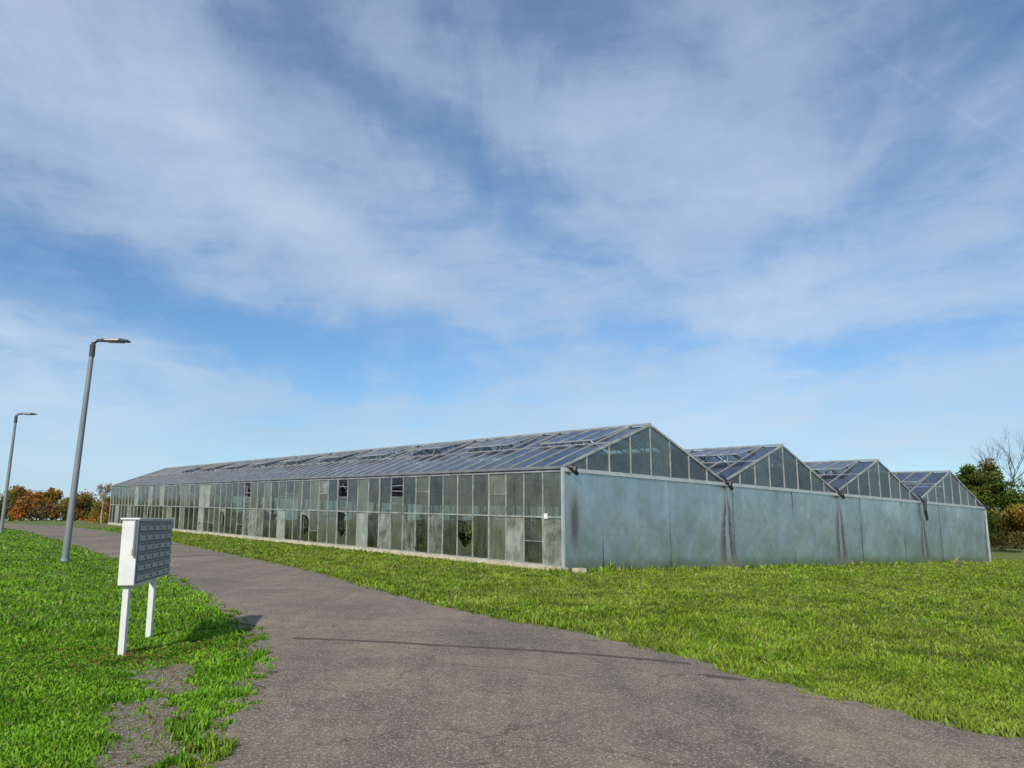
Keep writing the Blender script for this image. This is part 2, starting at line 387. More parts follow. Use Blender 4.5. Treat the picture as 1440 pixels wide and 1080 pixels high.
def glass_mat(name,dirt0,dirt1,tint,dirtcol,refl=.9,sc=1.5,pale=.0):
    m,nt,out=newmat(name); co=objco(nt)
    geo=nt.nodes.new('ShaderNodeNewGeometry'); rnd=geo.outputs['Random Per Island']
    n=noise(nt,co,sc,6,.65,.5)
    mp=mapn_(nt,co,sc=(3,3,.5))
    ns=noise(nt,mp,2.2,5,.7)
    r3=math_(nt,'POWER',rnd,1.8)
    r2=math_(nt,'FRACT',math_(nt,'MULTIPLY',rnd,17.3))
    r4=math_(nt,'FRACT',math_(nt,'MULTIPLY',rnd,61.7))
    isp=math_(nt,'GREATER_THAN',r4,1-pale)
    f=math_(nt,'ADD',math_(nt,'MULTIPLY',r3,dirt1-dirt0),dirt0)
    f=math_(nt,'ADD',f,math_(nt,'MULTIPLY',math_(nt,'SUBTRACT',n,.5),1.1))
    f=math_(nt,'ADD',f,math_(nt,'MULTIPLY',math_(nt,'SUBTRACT',ns,.5),.9))
    f=math_(nt,'ADD',f,math_(nt,'MULTIPLY',isp,.3),None,True)
    tr=nt.nodes.new('ShaderNodeBsdfTransparent'); tr.inputs[0].default_value=(*tint,1)
    dc=mixc(nt,r2,dirtcol,tuple(c*.5 for c in dirtcol))
    dc=mixc(nt,math_(nt,'MULTIPLY',isp,ramp(nt,n,[(.35,.2),(.6,1.)])),dc,(.42,.45,.41))
    df=nt.nodes.new('ShaderNodeBsdfDiffuse'); lk(nt,dc,df.inputs[0])
    tl=nt.nodes.new('ShaderNodeBsdfTranslucent'); lk(nt,dc,tl.inputs[0])
    m0=nt.nodes.new('ShaderNodeMixShader'); m0.inputs[0].default_value=.3; lk(nt,df.outputs[0],m0.inputs[1]); lk(nt,tl.outputs[0],m0.inputs[2])
    m1=nt.nodes.new('ShaderNodeMixShader'); lk(nt,f,m1.inputs[0]); lk(nt,tr.outputs[0],m1.inputs[1]); lk(nt,m0.outputs[0],m1.inputs[2])
    lw=nt.nodes.new('ShaderNodeLayerWeight'); lw.inputs[0].default_value=.5
    fr=math_(nt,'ADD',math_(nt,'MULTIPLY',math_(nt,'POWER',lw.outputs['Facing'],3.5),refl),.06,None,True)
    gl=nt.nodes.new('ShaderNodeBsdfGlossy'); gl.inputs['Roughness'].default_value=.10; gl.inputs[0].default_value=(.9,.93,.96,1)
    lk(nt,bump(nt,noise(nt,co,.9,2),.25,.05),gl.inputs['Normal'])
    m2=nt.nodes.new('ShaderNodeMixShader'); lk(nt,fr,m2.inputs[0]); lk(nt,m1.outputs[0],m2.inputs[1]); lk(nt,gl.outputs[0],m2.inputs[2])
    lk(nt,m2.outputs[0],out.inputs[0]); return m
g_side=glass_mat('dirty_side_glass',.30,.9,(.56,.64,.58),(.20,.222,.175),.55,pale=.06)
g_low=glass_mat('dirty_lower_glass',.12,.8,(.60,.68,.60),(.20,.22,.165),.55,pale=.16)
g_gab=glass_mat('gable_glass',.40,.75,(.4,.5,.5),(.13,.165,.160),.45)
g_roof=glass_mat('roof_glass',.25,.6,(.34,.39,.46),(.085,.092,.115),.6)
g_white=simple('whitewashed_glass',(.27,.30,.27),.35,0,.45,1.2)

side=MB(); low=MB(); white=MB(); fr=MB(); louv=MB()
outn=-Vector((U2[0],U2[1],0))
rows=[(.22,1.92),(1.98,3.62)]
missing={(5,0),(15,0),(15,1),(10,1),(19,0),(27,1),(47,0),(31,0)}
whites={(13,0),(22,0),(34,1),(35,1),(35,0),(51,1),(57,0),(44,1)}
for i in range(NP):
    t0=i*PW; t1=t0+PW
    for r,(h0,h1) in enumerate(rows):
        if (i,r) in missing:
            if r==1:
                for k in range(5):
                    hh=h0+.15+k*.28
                    if random.random()<.8: louv.bar(P(.02,t0+.05,hh),P(.02,t1-.05,hh+random.uniform(-.02,.02)),.04,.05)
                side.quad(P(0,t0+.02,h0),P(0,t1-.02,h0),P(0,t1-.02,h0+.75),P(0,t0+.02,h0+.75))
            else:
                low.poly([P(0,t0+.03,h0),P(0,t1-.03,h0),P(0,t1-.03,h0+.8),P(0,t0+.6,h0+.35),P(0,t0+.03,h0+.55)])
                if i!=15: low.poly([P(0,t0+.03,h1),P(0,t0+.03,h1-.6),P(0,t0+.35,h1-.3),P(0,t1-.03,h1-.2),P(0,t1-.03,h1)])
            continue
        j=[random.uniform(-.014,.014) for _ in range(4)]
        tgt=white if (i,r) in whites else (low if r==0 else side)
        if random.random()<.12:
            hm=h0+(h1-h0)*random.uniform(.35,.65)
            tgt.quad(P(j[0],t0+.02,h0),P(j[1],t1-.02,h0),P(j[2],t1-.02,hm),P(j[3],t0+.02,hm))
            tgt.quad(P(j[0]+.02,t0+.02,hm-.03),P(j[1]+.02,t1-.02,hm-.03),P(j[2]+.02,t1-.02,h1),P(j[3]+.02,t0+.02,h1))
            fr.bar(P(-.01,t0,hm),P(-.01,t1,hm),.03,.025)
        else: tgt.quad(P(j[0],t0+.02,h0),P(j[1],t1-.02,h0),P(j[2],t1-.02,h1),P(j[3],t0+.02,h1))
    fr.bar(P(-.015,t0,.12),P(-.015,t0,EH-.1),.04 if i%4 else .07,.05,outn)
    if random.random()<.3: fr.bar(P(.06,t0+PW/2,.2),P(.06,t0+PW/2,1.9),.03,.03,outn)
fr.bar(P(-.015,LN,.12),P(-.015,LN,EH-.1),.08,.05,outn)
for h,d in ((.19,.06),(1.95,.06),(3.66,.05)):
    fr.bar(P(-.02,-.03,h),P(-.02,LN,h),.05,d)
side.obj('side_glass',g_side,gh); low.obj('lower_side_glass',g_low,gh); white.obj('whitewashed_panes',g_white,gh); fr.obj('side_frame',alu,gh); louv.obj('side_louvres',steel,gh)
b=MB(); b.bar(P(.0,-.12,.04),P(.0,LN,.04),.22,.24); b.bar(P(.1,-.42,.0),P(.55,-.5,.0),.28,.32); b.obj('plinth',conc,gh,.01)
b=MB()
for i in range(NP):
    b.quad(P(W,i*PW+.02,.1),P(W,(i+1)*PW-.02,.1),P(W,(i+1)*PW-.02,EH),P(W,i*PW+.02,EH))
for k in range(4):
    for q in range(8):
        s0=k*10+q*1.25; s1=s0+1.25
        f=lambda s:EH+(RH-EH)*(1-abs((s-k*10)-5)/5)
        b.quad(P(s0+.02,LN,.1),P(s1-.02,LN,.1),P(s1-.02,LN,f(s1)),P(s0+.02,LN,f(s0)))
b.obj('rear_glass',g_side,gh)

gb=MB(); gf=MB(); gutter=MB()
def rz(s,k): return EH+.06+(RH-EH-.06)*(1-abs((s-k*10)-5)/5)
fn=-Vector((U1[0],U1[1],0))
for k in range(4):
    for q in range(8):
        s0=k*10+q*1.25; s1=s0+1.25
        a=[P(s0+.02,.0,EH),P(s1-.02,random.uniform(-.008,.008),EH),P(s1-.02,0,rz(s1-.02,k)),P(s0+.02,0,rz(s0+.02,k))]
        gb.poly(a)
        if q: gf.bar(P(s0,-.02,EH),P(s0,-.02,rz(s0,k)-.03),.045,.05,fn)
    for t in (-.02,LN):
        gf.bar(P(k*10,t,EH+.05),P(k*10+5,t,RH+.02),.06,.09); gf.bar(P(k*10+5,t,RH+.02),P(k*10+10,t,EH+.05),.06,.09)
    gf.bar(P(k*10+2.5,.15,EH+.02),P(k*10+5,.15,RH-.3),.04,.04); gf.bar(P(k*10+7.5,.15,EH+.02),P(k*10+5,.15,RH-.3),.04,.04)
gb.obj('gable_glass',g_gab,gh)
gf.bar(P(0,-.05,EH-.04),P(W,-.05,EH-.04),.08,.10)
gf.obj('gable_frame',alu,gh)
def sheet_mat():
    m,nt,out=newmat('weathered_metal_sheet')
    uvn=nt.nodes.new('ShaderNodeUVMap'); sp=nt.nodes.new('ShaderNodeSeparateXYZ'); lk(nt,uvn.outputs[0],sp.inputs[0])
    s,h=sp.outputs[0],sp.outputs[1]
    geo=nt.nodes.new('ShaderNodeNewGeometry')
    mp=mapn_(nt,uvn.outputs[0],sc=(1.,.1,1))
    ns=noise(nt,mp,1.4,7,.6,.3); n2=noise(nt,uvn.outputs[0],.35,4,.55,.6); n3=noise(nt,uvn.outputs[0],6,6,.7)
    nf=noise(nt,mapn_(nt,uvn.outputs[0],sc=(1.,.04,1)),9,4,.6)
    c=ramp(nt,n2,[(.3,(.42,.49,.515)),(.5,(.53,.60,.62)),(.72,(.66,.72,.73))])
    c=mixc(nt,.5,c,ramp(nt,ns,[(.3,(.66,.69,.71)),(.65,(1.05,1.05,1.05))]),'MULTIPLY')
    c=mixc(nt,.25,c,ramp(nt,nf,[(.3,(.72,.74,.75)),(.7,(1.05,1.05,1.05))]),'MULTIPLY')
    c=mixc(nt,.12,c,ramp(nt,n3,[(.3,(.7,.7,.7)),(.7,(1.1,1.1,1.1))]),'MULTIPLY')
    c=mixc(nt,math_(nt,'MULTIPLY',geo.outputs['Random Per Island'],.4),c,(.42,.49,.52))
    wob=math_(nt,'MULTIPLY',math_(nt,'SUBTRACT',noise(nt,uvn.outputs[0],1.0,5,.6),.5),.4)
    ds=math_(nt,'ADD',math_(nt,'WRAP',s,5.0,-5.0),wob)
    sm=math_(nt,'ABSOLUTE',ds)
    wd=math_(nt,'MULTIPLY_ADD',math_(nt,'SUBTRACT',3.6,h),.27,.12)
    x=math_(nt,'DIVIDE',sm,wd)
    st_=ramp(nt,x,[(.0,.15),(.12,.25),(.26,1.),(.55,.8),(1.,0.)])
    top=ramp(nt,math_(nt,'DIVIDE',h,3.8),[(.0,.85),(.25,1.),(.7,1.),(1.,.3)])
    stn=math_(nt,'MULTIPLY',math_(nt,'MULTIPLY',st_,top),ramp(nt,n3,[(.2,.65),(.55,1.)]))
    ex=math_(nt,'DIVIDE',math_(nt,'SUBTRACT',s,.5),.36); ey=math_(nt,'DIVIDE',math_(nt,'SUBTRACT',h,1.8),1.5)
    el=math_(nt,'ADD',math_(nt,'MULTIPLY',ex,ex),math_(nt,'MULTIPLY',ey,ey))
    ov=ramp(nt,math_(nt,'ADD',el,math_(nt,'MULTIPLY',math_(nt,'SUBTRACT',n3,.5),.5)),[(.1,.85),(1.,0.)])
    far=math_(nt,'GREATER_THAN',s,3.)
    stn=math_(nt,'ADD',math_(nt,'MULTIPLY',stn,far),ov,None,True)
    c=mixc(nt,stn,c,(.035,.033,.036))
    c=mixc(nt,ramp(nt,math_(nt,'ADD',h,math_(nt,'MULTIPLY',n3,-.5)),[(.0,.5),(.35,0.)]),c,(.18,.19,.13))
    rg=ramp(nt,ns,[(.3,.40),(.7,.24)])
    p=princ(nt,out,c,rg,.88,bump(nt,noise(nt,mapn_(nt,uvn.outputs[0],sc=(1.,.5,1)),.8,3,.5),.45,.18))
    mt=math_(nt,'MULTIPLY_ADD',stn,-.8,.88); lk(nt,mt,p.inputs['Metallic']); return m
b=MB()
cuts=[0]
while cuts[-1]<W-1.6: cuts.append(cuts[-1]+random.choice([2.0,2.6,3.4,2.5]))
cuts[-1]=W+.12
cuts[0]=-.08
for i in range(len(cuts)-1):
    s0,s1=cuts[i],cuts[i+1]; o=-.09-(i%2)*.012
    nst=6
    i0=len(b.v)
    for a in range(nst+1):
        ss=s0+(s1-s0+.04)*a/nst
        for hb in (0,1,2,3):
            hh=[-.02,1.2,2.5,EH-.08][hb]
            b.v.append(tuple(P(ss,o+random.uniform(-.016,.016),hh)))
    for a in range(nst):
        for hb in range(3):
            q=[i0+a*4+hb,i0+(a+1)*4+hb,i0+(a+1)*4+hb+1,i0+a*4+hb+1]
            b.f.append(tuple(q))
            S=[s0+(s1-s0+.04)*(a+d)/nst for d in(0,1,1,0)]; H=[[-.02,1.2,2.5,EH-.08][hb+d] for d in (0,0,1,1)]
            b.uv.append(list(zip(S,H)))
b.obj('metal_sheeting',sheet_mat(),gh,smooth=True,uv=True)
b=MB()
b.bar(P(-.1,-.13,EH-.08),P(W+.12,-.13,EH-.08),.07,.13)
b.bar(P(W+.14,-.1,-.05),P(W+.14,-.1,EH),.09,.07,fn)
b.bar(P(-.11,-.1,.0),P(-.11,-.1,EH),.09,.10,fn)
b.obj('sheet_capping',simple('capping_metal',(.50,.53,.54),.4,.4,.2,2),gh)
for k in range(5):
    gutter.bar(P(k*10,-.15,EH+.02),P(k*10,LN+.1,EH+.02),.24 if 0<k<4 else .14,.10)
gutter.obj('gutters',simple('gutter_metal',(.25,.26,.26),.45,.4,.3,2),gh)
b=MB()
for k,L in((0,.22),(1,.3),(2,.25),(3,1.15),(4,.2)):
    s0=k*10+(.25 if k==0 else 0)
    b.cyl(P(s0-.05,-.12,EH+.03),P(s0+.1,-.3,EH+.0),.11,.09)
    b.cyl(P(s0+.1,-.3,EH+.02),P(s0+.05,-.3,EH-L*.5),.10,.09); b.cyl(P(s0+.05,-.3,EH-L*.5+.02),P(s0+.22,-.3,EH-L),.1,.07)
    if k: b.cyl(P(s0-.5,-.2,EH+.32),P(s0+.02,-.2,EH+.05),.03,.05)
b.obj('gutter_outlets',black,gh,smooth=False)
b=MB(); b.bar(P(-.06,.8,1.98),P(-.06,1.0,1.98),.02,.2); b.obj('notice_plate',simple('white_plate',(.7,.7,.7),.5,0,.05),gh,.004)

rg=MB(); rb=MB(); vg=MB(); vf=MB()
def RP(k,side_,t,a,lift=0):
    s=k*10+(.12+(5-.12)*a if side_==0 else 10-.12-(5-.12)*a)
    return P(s,t,EH+.06+(RH-EH-.06)*a+lift)
SP=.56
for k in range(4):
    for sd in(0,1):
        for i in range(NP):
            t0=i*PW; t1=t0+PW
            vent=(i%5) in (1,2,3)
            j=lambda:random.uniform(-.008,.008)
            rg.quad(RP(k,sd,t0+.015,0,j()),RP(k,sd,t1-.015,0,j()),RP(k,sd,t1-.015,SP,j()),RP(k,sd,t0+.015,SP,j()))
            if not vent:
                rg.quad(RP(k,sd,t0+.015,SP+.005,j()),RP(k,sd,t1-.015,SP+.005,j()),RP(k,sd,t1-.015,.99,j()),RP(k,sd,t0+.015,.99,j()))
            rb.bar(RP(k,sd,t0,0,.02),RP(k,sd,t0,.99,.02),.05 if i%5 else .07,.06)
        rb.bar(RP(k,sd,LN,0,.02),RP(k,sd,LN,.99,.02),.06,.06)
        rb.bar(RP(k,sd,0,SP,.0),RP(k,sd,LN,SP,.0),.05,.05)
        for i in range(1,NP,5):
            t0=i*PW; t1=t0+3*PW
            ang=random.choice([.12,.2,.28,.33]) if random.random()<.85 else .03
            for q in range(3):
                a0,a1=t0+q*PW+.02,t0+(q+1)*PW-.02
                vg.quad(RP(k,sd,a0,SP,.03+ang),RP(k,sd,a1,SP,.03+ang),RP(k,sd,a1,.985,.05),RP(k,sd,a0,.985,.05))
            for q in range(4):
                a0=t0+q*PW+(.03 if q==0 else -.03 if q==3 else 0)
                vf.bar(RP(k,sd,a0,SP,.04+ang),RP(k,sd,a0,.985,.06),.045,.045)
            vf.bar(RP(k,sd,t0,SP,.04+ang),RP(k,sd,t1,SP,.04+ang),.07,.05)
            for a0 in(t0+.6,t1-.6): vf.bar(RP(k,sd,a0,SP-.02,.0),RP(k,sd,a0,SP+.02,.03+ang),.03,.03)
    rb.bar(P(k*10+5,-.05,RH+.06),P(k*10+5,LN,RH+.06),.14,.08)
rg.obj('roof_glass',g_roof,gh); vg.obj('vent_glass',g_roof,gh); rb.obj('roof_bars',alud,gh); vf.obj('vent_frames',alu,gh)
b=MB()
for k in range(5):
    for i in range(0,16):
        t=.3+i*4.36
        s0=min(max(k*10,.15),W-.15)
        b.bar(P(s0,t,0),P(s0,t,EH),.1,.1)
for i in range(0,16):
    t=.3+i*4.36
    for k in range(4):
        b.bar(P(k*10+.1,t,EH-.35),P(k*10+9.9,t,EH-.35),.06,.09); b.bar(P(k*10+.1,t,EH-.02),P(k*10+9.9,t,EH-.02),.06,.07)
        for q in range(8):
            b.bar(P(k*10+q*1.25,t,EH-.35 if q%2 else EH-.05),P(k*10+(q+1)*1.25,t,EH-.05 if q%2 else EH-.35),.03,.03)
        b.bar(P(k*10+5,t,EH),P(k*10+5,t,RH-.05),.04,.04)
for i in range(0,15):
    if i%3==0:
        t=.3+i*4.36; b.bar(P(.2,t,.3),P(.2,t+4.36,EH-.2),.03,.03); b.bar(P(.2,t+4.36,.3),P(.2,t,EH-.2),.03,.03)
b.obj('interior_steel',steel,gh)
m,nt,out=newmat('shade_cloth'); co=objco(nt)
n=noise(nt,co,2.,5); princ(nt,out,ramp(nt,n,[(.3,(.05,.06,.06)),(.7,(.12,.135,.13))]),.9)
b=MB()
for k in range(4):
    for i in range(15):
        t=.5+i*4.36
        wdt=4.1 if (i*7+k*3)%3 else 2.4
        b.quad(P(k*10+.3,t,EH-.42),P(k*10+9.7,t,EH-.42),P(k*10+9.7,t+wdt,EH-.42),P(k*10+.3,t+wdt,EH-.42))
b.obj('shade_curtain',m,gh)
def leafquads(centers,radii,counts,cols,size,flat=.0):
    V_=[];C_=[]
    for c,r,n,col in zip(centers,radii,counts,cols):
        d=rng.normal(size=(n,3)); d/=np.linalg.norm(d,axis=1)[:,None]+1e-9
        rad=rng.random(n)**.45
        p=np.array(c)+d*rad[:,None]*np.array(r)
        a=rng.normal(size=(n,3)); a/=np.linalg.norm(a,axis=1)[:,None]; bb=rng.normal(size=(n,3)); bb=np.cross(a,bb); bb/=np.linalg.norm(bb,axis=1)[:,None]
        sz=size*rng.uniform(.5,1.3,(n,1))
        q=np.stack([p-a*sz,p+bb*sz*.55,p+a*sz,p-bb*sz*.55],1).reshape(-1,3)
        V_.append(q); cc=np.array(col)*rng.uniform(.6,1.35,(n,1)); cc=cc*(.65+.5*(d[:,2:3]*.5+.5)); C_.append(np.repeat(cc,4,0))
    V_=np.vstack(V_); return V_,np.vstack(C_)
cs=[];rs=[];ns_=[];cl=[]
for _ in range(170):
    s0=random.choice([random.uniform(.5,2.),random.uniform(.5,39)]); t0=random.uniform(.5,65); hgt=random.uniform(.4,1.5)
    p=P(s0,t0,hgt*.5); cs.append(tuple(p)); rs.append((random.uniform(.4,1.1),random.uniform(.4,1.1),hgt*.6)); ns_.append(110); cl.append(random.choice([(.07,.11,.03),(.11,.15,.03),(.16,.13,.05)]))
for t0 in(5.9,16.2,20.5):
    cs.append(tuple(P(.55,t0,1.))); rs.append((.5,.5,.95)); ns_.append(260); cl.append((.12,.2,.03))
lv,lc=leafquads(cs,rs,ns_,cl,.09)
leafm=blade_mat('leaves',.25)
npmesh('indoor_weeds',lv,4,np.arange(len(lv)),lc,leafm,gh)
m,nt,out=newmat('floor_fabric'); co=objco(nt); princ(nt,out,ramp(nt,noise(nt,co,1.,5),[(.35,(.04,.05,.03)),(.7,(.12,.12,.09))]),.95)
b=MB()
nseg=20
for i in range(nseg):
    a0,a1=LN*i/nseg,LN*(i+1)/nseg
    b.quad(P(.12,a0,.02),P(W-.1,a0,.02),P(W-.1,a1,.02),P(.12,a1,.02))
b.obj('floor',m,gh)

# ---------------------------------------------------------------- mailboxes
mbx=empty('mailbox_cluster',(0,0,0))
MO=(-4.76,9.95); MU=Vector((-.205,.979,0)).normalized(); MN=Vector((MU.y,-MU.x,0))
gz=g(-4.8)
def M(l,d,z): return Vector((MO[0],MO[1],gz))+MU*l+MN*d+Vector((0,0,z))
wp=simple('white_powder_coat',(.66,.67,.66),.4,0,.12,6); gp=simple('shaded_powder_coat',(.36,.385,.41),.4,0,.15,8)  # second coat: shade on the door side put into its blue-grey colour
BL=2.0; BD=.19; z0,z1=.84,1.64
b=MB(); b.bar(M(0,0,(z0+z1)/2),M(BL,0,(z0+z1)/2),BD,z1-z0); b.obj('cabinet',wp,mbx,.008)
b=MB(); b.bar(M(-.02,0,z1+.012),M(BL+.02,0,z1+.012),BD+.04,.022); b.obj('roof_lid',wp,mbx,.006)
b=MB(); b.bar(M(.13,-.01,-.1),M(.13,-.01,z0),.13,.07,MN); b.bar(M(1.5,-.01,-.1),M(1.5,-.01,z0),.13,.07,MN)
b.bar(M(.2,-.01,z0-.03),M(1.43,-.01,z0-.03),.06,.05); b.obj('legs',wp,mbx,.006)
dr=MB(); dk=MB(); nc,nr=5,6
cw=(BL-.1)/nc; ch=(z1-z0-.06)/nr
for c in range(nc):
    for r in range(nr):
        l0=.05+c*cw; h0=z0+.03+r*ch
        dr.bar(M(l0+.02,BD/2+.010,h0+ch/2),M(l0+cw-.02,BD/2+.010,h0+ch/2),.02,ch-.03)
        dk.bar(M(l0+.06,BD/2+.023,h0+ch*.76),M(l0+cw-.06,BD/2+.023,h0+ch*.76),.008,.018)
        dk.cyl(M(l0+cw-.06,BD/2+.016,h0+ch*.4),M(l0+cw-.06,BD/2+.03,h0+ch*.4),.012,.012,8)
dr.obj('doors',gp,mbx,.004); dk.obj('slots_and_locks',simple('dark_slot',(.05,.055,.06),.4,0,.1),mbx)
b=MB(); b.bar(M(.03,BD/2+.001,(z0+z1)/2),M(BL-.03,BD/2+.001,(z0+z1)/2),.006,z1-z0-.03); b.obj('door_frame',simple('frame_grey',(.13,.14,.15),.5,0,.1),mbx)
b=MB(); b.cyl(M(-.025,BD/2-.03,z1-.42),M(-.025,BD/2-.03,z1+.0),.012,.012,8); b.cyl(M(-.03,BD/2-.03,z1-.44),M(-.03,BD/2-.03,z1-.36),.02,.02,8)
b.obj('end_rod',steel,mbx)

# ---------------------------------------------------------------- street lamps
pole_m=simple('grey_lamp_paint',(.20,.22,.24),.45,.2,.15,1.5); head_m=simple('lamp_head_paint',(.05,.053,.058),.4,.2,.15,2)
lens_m=simple('lamp_lens',(.14,.145,.15),.25,0,.1,5)
def lamp(x,y,H,lean,ad):
    e=empty('street_lamp'); e.location=(x,y,g(x))
    a=Vector((ad[0],ad[1],0)).normalized(); sdv=Vector((-a.y,a.x,0))
    b=MB(); tp=Vector((lean,0,H))
    b.cyl((0,0,-.1),tuple(tp),.11,.075,18)
    b.obj('pole',pole_m,e,smooth=False)
    b=MB(); b.cyl((0,0,0),(0,0,.05),.17,.17,16); b.cyl((0,0,.05),(lean*.01,0,.12),.135,.125,16); b.obj('base_flange',pole_m,e)
    b=MB(); b.cyl(tuple(tp-Vector((0,0,.32))),tuple(tp+Vector((0,0,.08))),.09,.09,14)
    pts=[tp+a*.0+Vector((0,0,.04)),tp+a*.02+Vector((0,0,.16)),tp+a*.12+Vector((0,0,.235)),tp+a*.34+Vector((0,0,.25))]
    for i in range(3): b.cyl(tuple(pts[i]),tuple(pts[i+1]),.07-.008*i,.064-.008*i,12)
    b.obj('arm',head_m,e)
    b=MB(); prof=[(.12,.235,.07,.06),(.35,.27,.15,.10),(.8,.285,.18,.10),(1.05,.265,.15,.07),(1.15,.24,.06,.03)]
    for (l,z,w,h) in prof:
        c=tp+a*l+Vector((0,0,z))
        for u,vv in((-1,-.5),(-.9,.35),(-.4,.55),(.4,.55),(.9,.35),(1,-.5)):
            b.v.append(tuple(c+sdv*u*w+Vector((0,0,vv*h))))
    for i in range(len(prof)-1):
        for k in range(6):
            j=(k+1)%6; b.f.append((i*6+k,i*6+j,i*6+6+j,i*6+6+k)); b.uv.append([(0,0)]*4)
    b.f.append(tuple(range(6))); b.uv.append([(0,0)]*6); b.f.append(tuple(range(len(prof)*6-1,len(prof)*6-7,-1))); b.uv.append([(0,0)]*6)
    b.obj('head',head_m,e,.008)
    b=MB(); c0=tp+a*.45+Vector((0,0,.265-.062)); c1=tp+a*.95+Vector((0,0,.265-.055)); b.bar(tuple(c0),tuple(c1),.24,.02); b.obj('lens',lens_m,e)
lamp(-14.25,25.6,7.0,.26,(1,.25)); lamp(-30.9,48.3,7.0,.16,(1,.3))

# ---------------------------------------------------------------- trees
bark=simple('bark',(.12,.10,.08),.9,0,.4,8)
def branches(b,p,d,L,r,depth,tips,spread=.6,kids=3):
    p=Vector(p); d=Vector(d).normalized(); n=3; r0=r
    for i in range(n):
        q=p+d*(L/n); r1=r0*.86; b.cyl(tuple(p),tuple(q),r0,r1,6 if depth>2 else 4,False)
        p=q; r0=r1; d=(d+Vector((random.uniform(-1,1),random.uniform(-1,1),random.uniform(-.5,.9)))*.13).normalized()
        if i>0 and depth>0:
            for _ in range(kids-1 if i<n-1 else kids):
                nd=(d+Vector((random.uniform(-1,1),random.uniform(-1,1),random.uniform(-.2,.8)))*spread).normalized()
                branches(b,p,nd,L*random.uniform(.55,.75),r0*.6,depth-1,tips,spread,kids)
    if depth<=1: tips.append(tuple(p))
def tree(name,x,y,H,leafcols,nleaf,size,crown,depth=3,kids=3,leafr=.6):
    e=empty(name)
    b=MB(); tips=[]
    branches(b,(x,y,g(x)-.1),(random.uniform(-.05,.05),0,1),H*.42,H*.022,depth,tips,.75,kids)
    b.obj('trunk_and_limbs',bark,e)
    if leafcols:
        sel=random.sample(tips,min(len(tips),60))
        cs=[t for t in sel]; rs=[(leafr*random.uniform(.5,1.3),)*2+(leafr*random.uniform(.4,.9),) for _ in sel]
        for z in range(16):
            a=random.random()*6.28; rr=crown*random.random()**.6; zz=random.uniform(.15,.8)*H
            cs.append((x+math.cos(a)*rr,y+math.sin(a)*rr,g(x)+zz)); rs.append((crown*.4,crown*.4,crown*.35))
        cl=[tuple(c*random.uniform(.7,1.3) for c in random.choice(leafcols)) for _ in cs]; nn=[max(8,nleaf//len(cs))]*len(cs)
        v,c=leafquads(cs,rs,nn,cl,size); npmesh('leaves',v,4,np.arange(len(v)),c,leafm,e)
    return e
GR=[(.05,.075,.02),(.06,.08,.015),(.09,.10,.02),(.035,.055,.015)]
GR2=[(.07,.105,.025),(.09,.12,.02),(.12,.14,.03),(.05,.08,.02)]
OR=[(.22,.13,.03),(.16,.14,.03),(.10,.11,.025),(.25,.10,.02)]
AUT=[(.30,.13,.03),(.26,.18,.04),(.36,.20,.05),(.15,.14,.035),(.08,.10,.025),(.19,.11,.045),(.14,.15,.035)]
tree('deciduous_tree',49.2,82.5,8.8,GR2,13000,.15,3.3,3,3,1.)
tree('deciduous_tree',50.6,79.5,5.2,AUT[1:4]+OR[1:3],9000,.13,2.6,2,3,.9)
tree('deciduous_tree',53.5,92,8.2,GR,9000,.16,3.4,3,3,1.)
tree('deciduous_tree',57,88,6.8,GR2[:3]+AUT[3:5],9000,.15,3.4,3,3,.9)
tree('bare_tree',58.3,92.5,12.6,None,0,0,0,4,3)
tree('deciduous_tree',70,96,9,OR,4500,.18,3,3,3,1.)
tree('deciduous_tree',-79,126,5.8,AUT[:3],3500,.2,2.4,2,3,.9)
tree('deciduous_tree',-72.5,124,5.2,AUT[:3],3500,.2,2.1,2,3,.8)
tree('deciduous_tree',-66,122,4.6,[AUT[2],AUT[5],AUT[0]],3500,.18,2.1,2,3,.8)

def treeline(name,pts,cols,hmin,hmax,size,per=260,blob=(.6,1.5)):
    cs=[];rs=[];nn=[];cl=[]
    for (x,y) in pts:
        h=random.uniform(hmin,hmax); col=random.choice(cols)
        m=random.randint(5,8)
        for q in range(m):
            w=random.uniform(*blob)
            cs.append((x+random.uniform(-1.6,1.6),y+random.uniform(-1.8,1.8),g(x)+h*(.12+.75*(q+random.random())/m))); rs.append((w,w,w*random.uniform(.6,1.1))); nn.append(per//m); cl.append(tuple(c*random.uniform(.65,1.35) for c in col))
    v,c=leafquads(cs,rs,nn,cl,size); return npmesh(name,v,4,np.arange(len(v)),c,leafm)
pts=[(x+random.uniform(-.6,.6),114+random.uniform(-2,10)+abs(x+60)*.06) for x in np.arange(-170,-42,.8)]
treeline('tree_line',pts,AUT,2.6,5.2,.19,620)
pts=[(x+random.uniform(-.6,.6),100+random.uniform(-3,8)) for x in np.arange(44,150,1.0)]
treeline('hedgerow',pts,GR2+OR[:2]+AUT[1:3],3.4,5.8,.2,560)
pts=[(x+random.uniform(-4,4),330+random.uniform(-20,30)) for x in np.arange(-420,420,5)]
treeline('background_woods',pts,GR+OR[1:3],2.5,5.0,.6,160)
pts=[(-41.8+random.uniform(-2.5,1.6),84+random.uniform(-1,4)) for _ in range(7)]
treeline('shrubs',pts,AUT[:4],.6,1.6,.10,260,(.3,.7))
b=MB(); tips=[]; e=empty('birch_sapling')
branches(b,(-42.4,82.2,g(-42)-.05),(0,0,1),2.0,.07,2,tips,.3,3); b.obj('stem',simple('pale_bark',(.45,.4,.33),.8,0,.3,5),e)
v,c=leafquads(tips,[(.3,.3,.35)]*len(tips),[26]*len(tips),[(.3,.2,.08)]*len(tips),.08); npmesh('leaves',v,4,np.arange(len(v)),c,leafm,e)

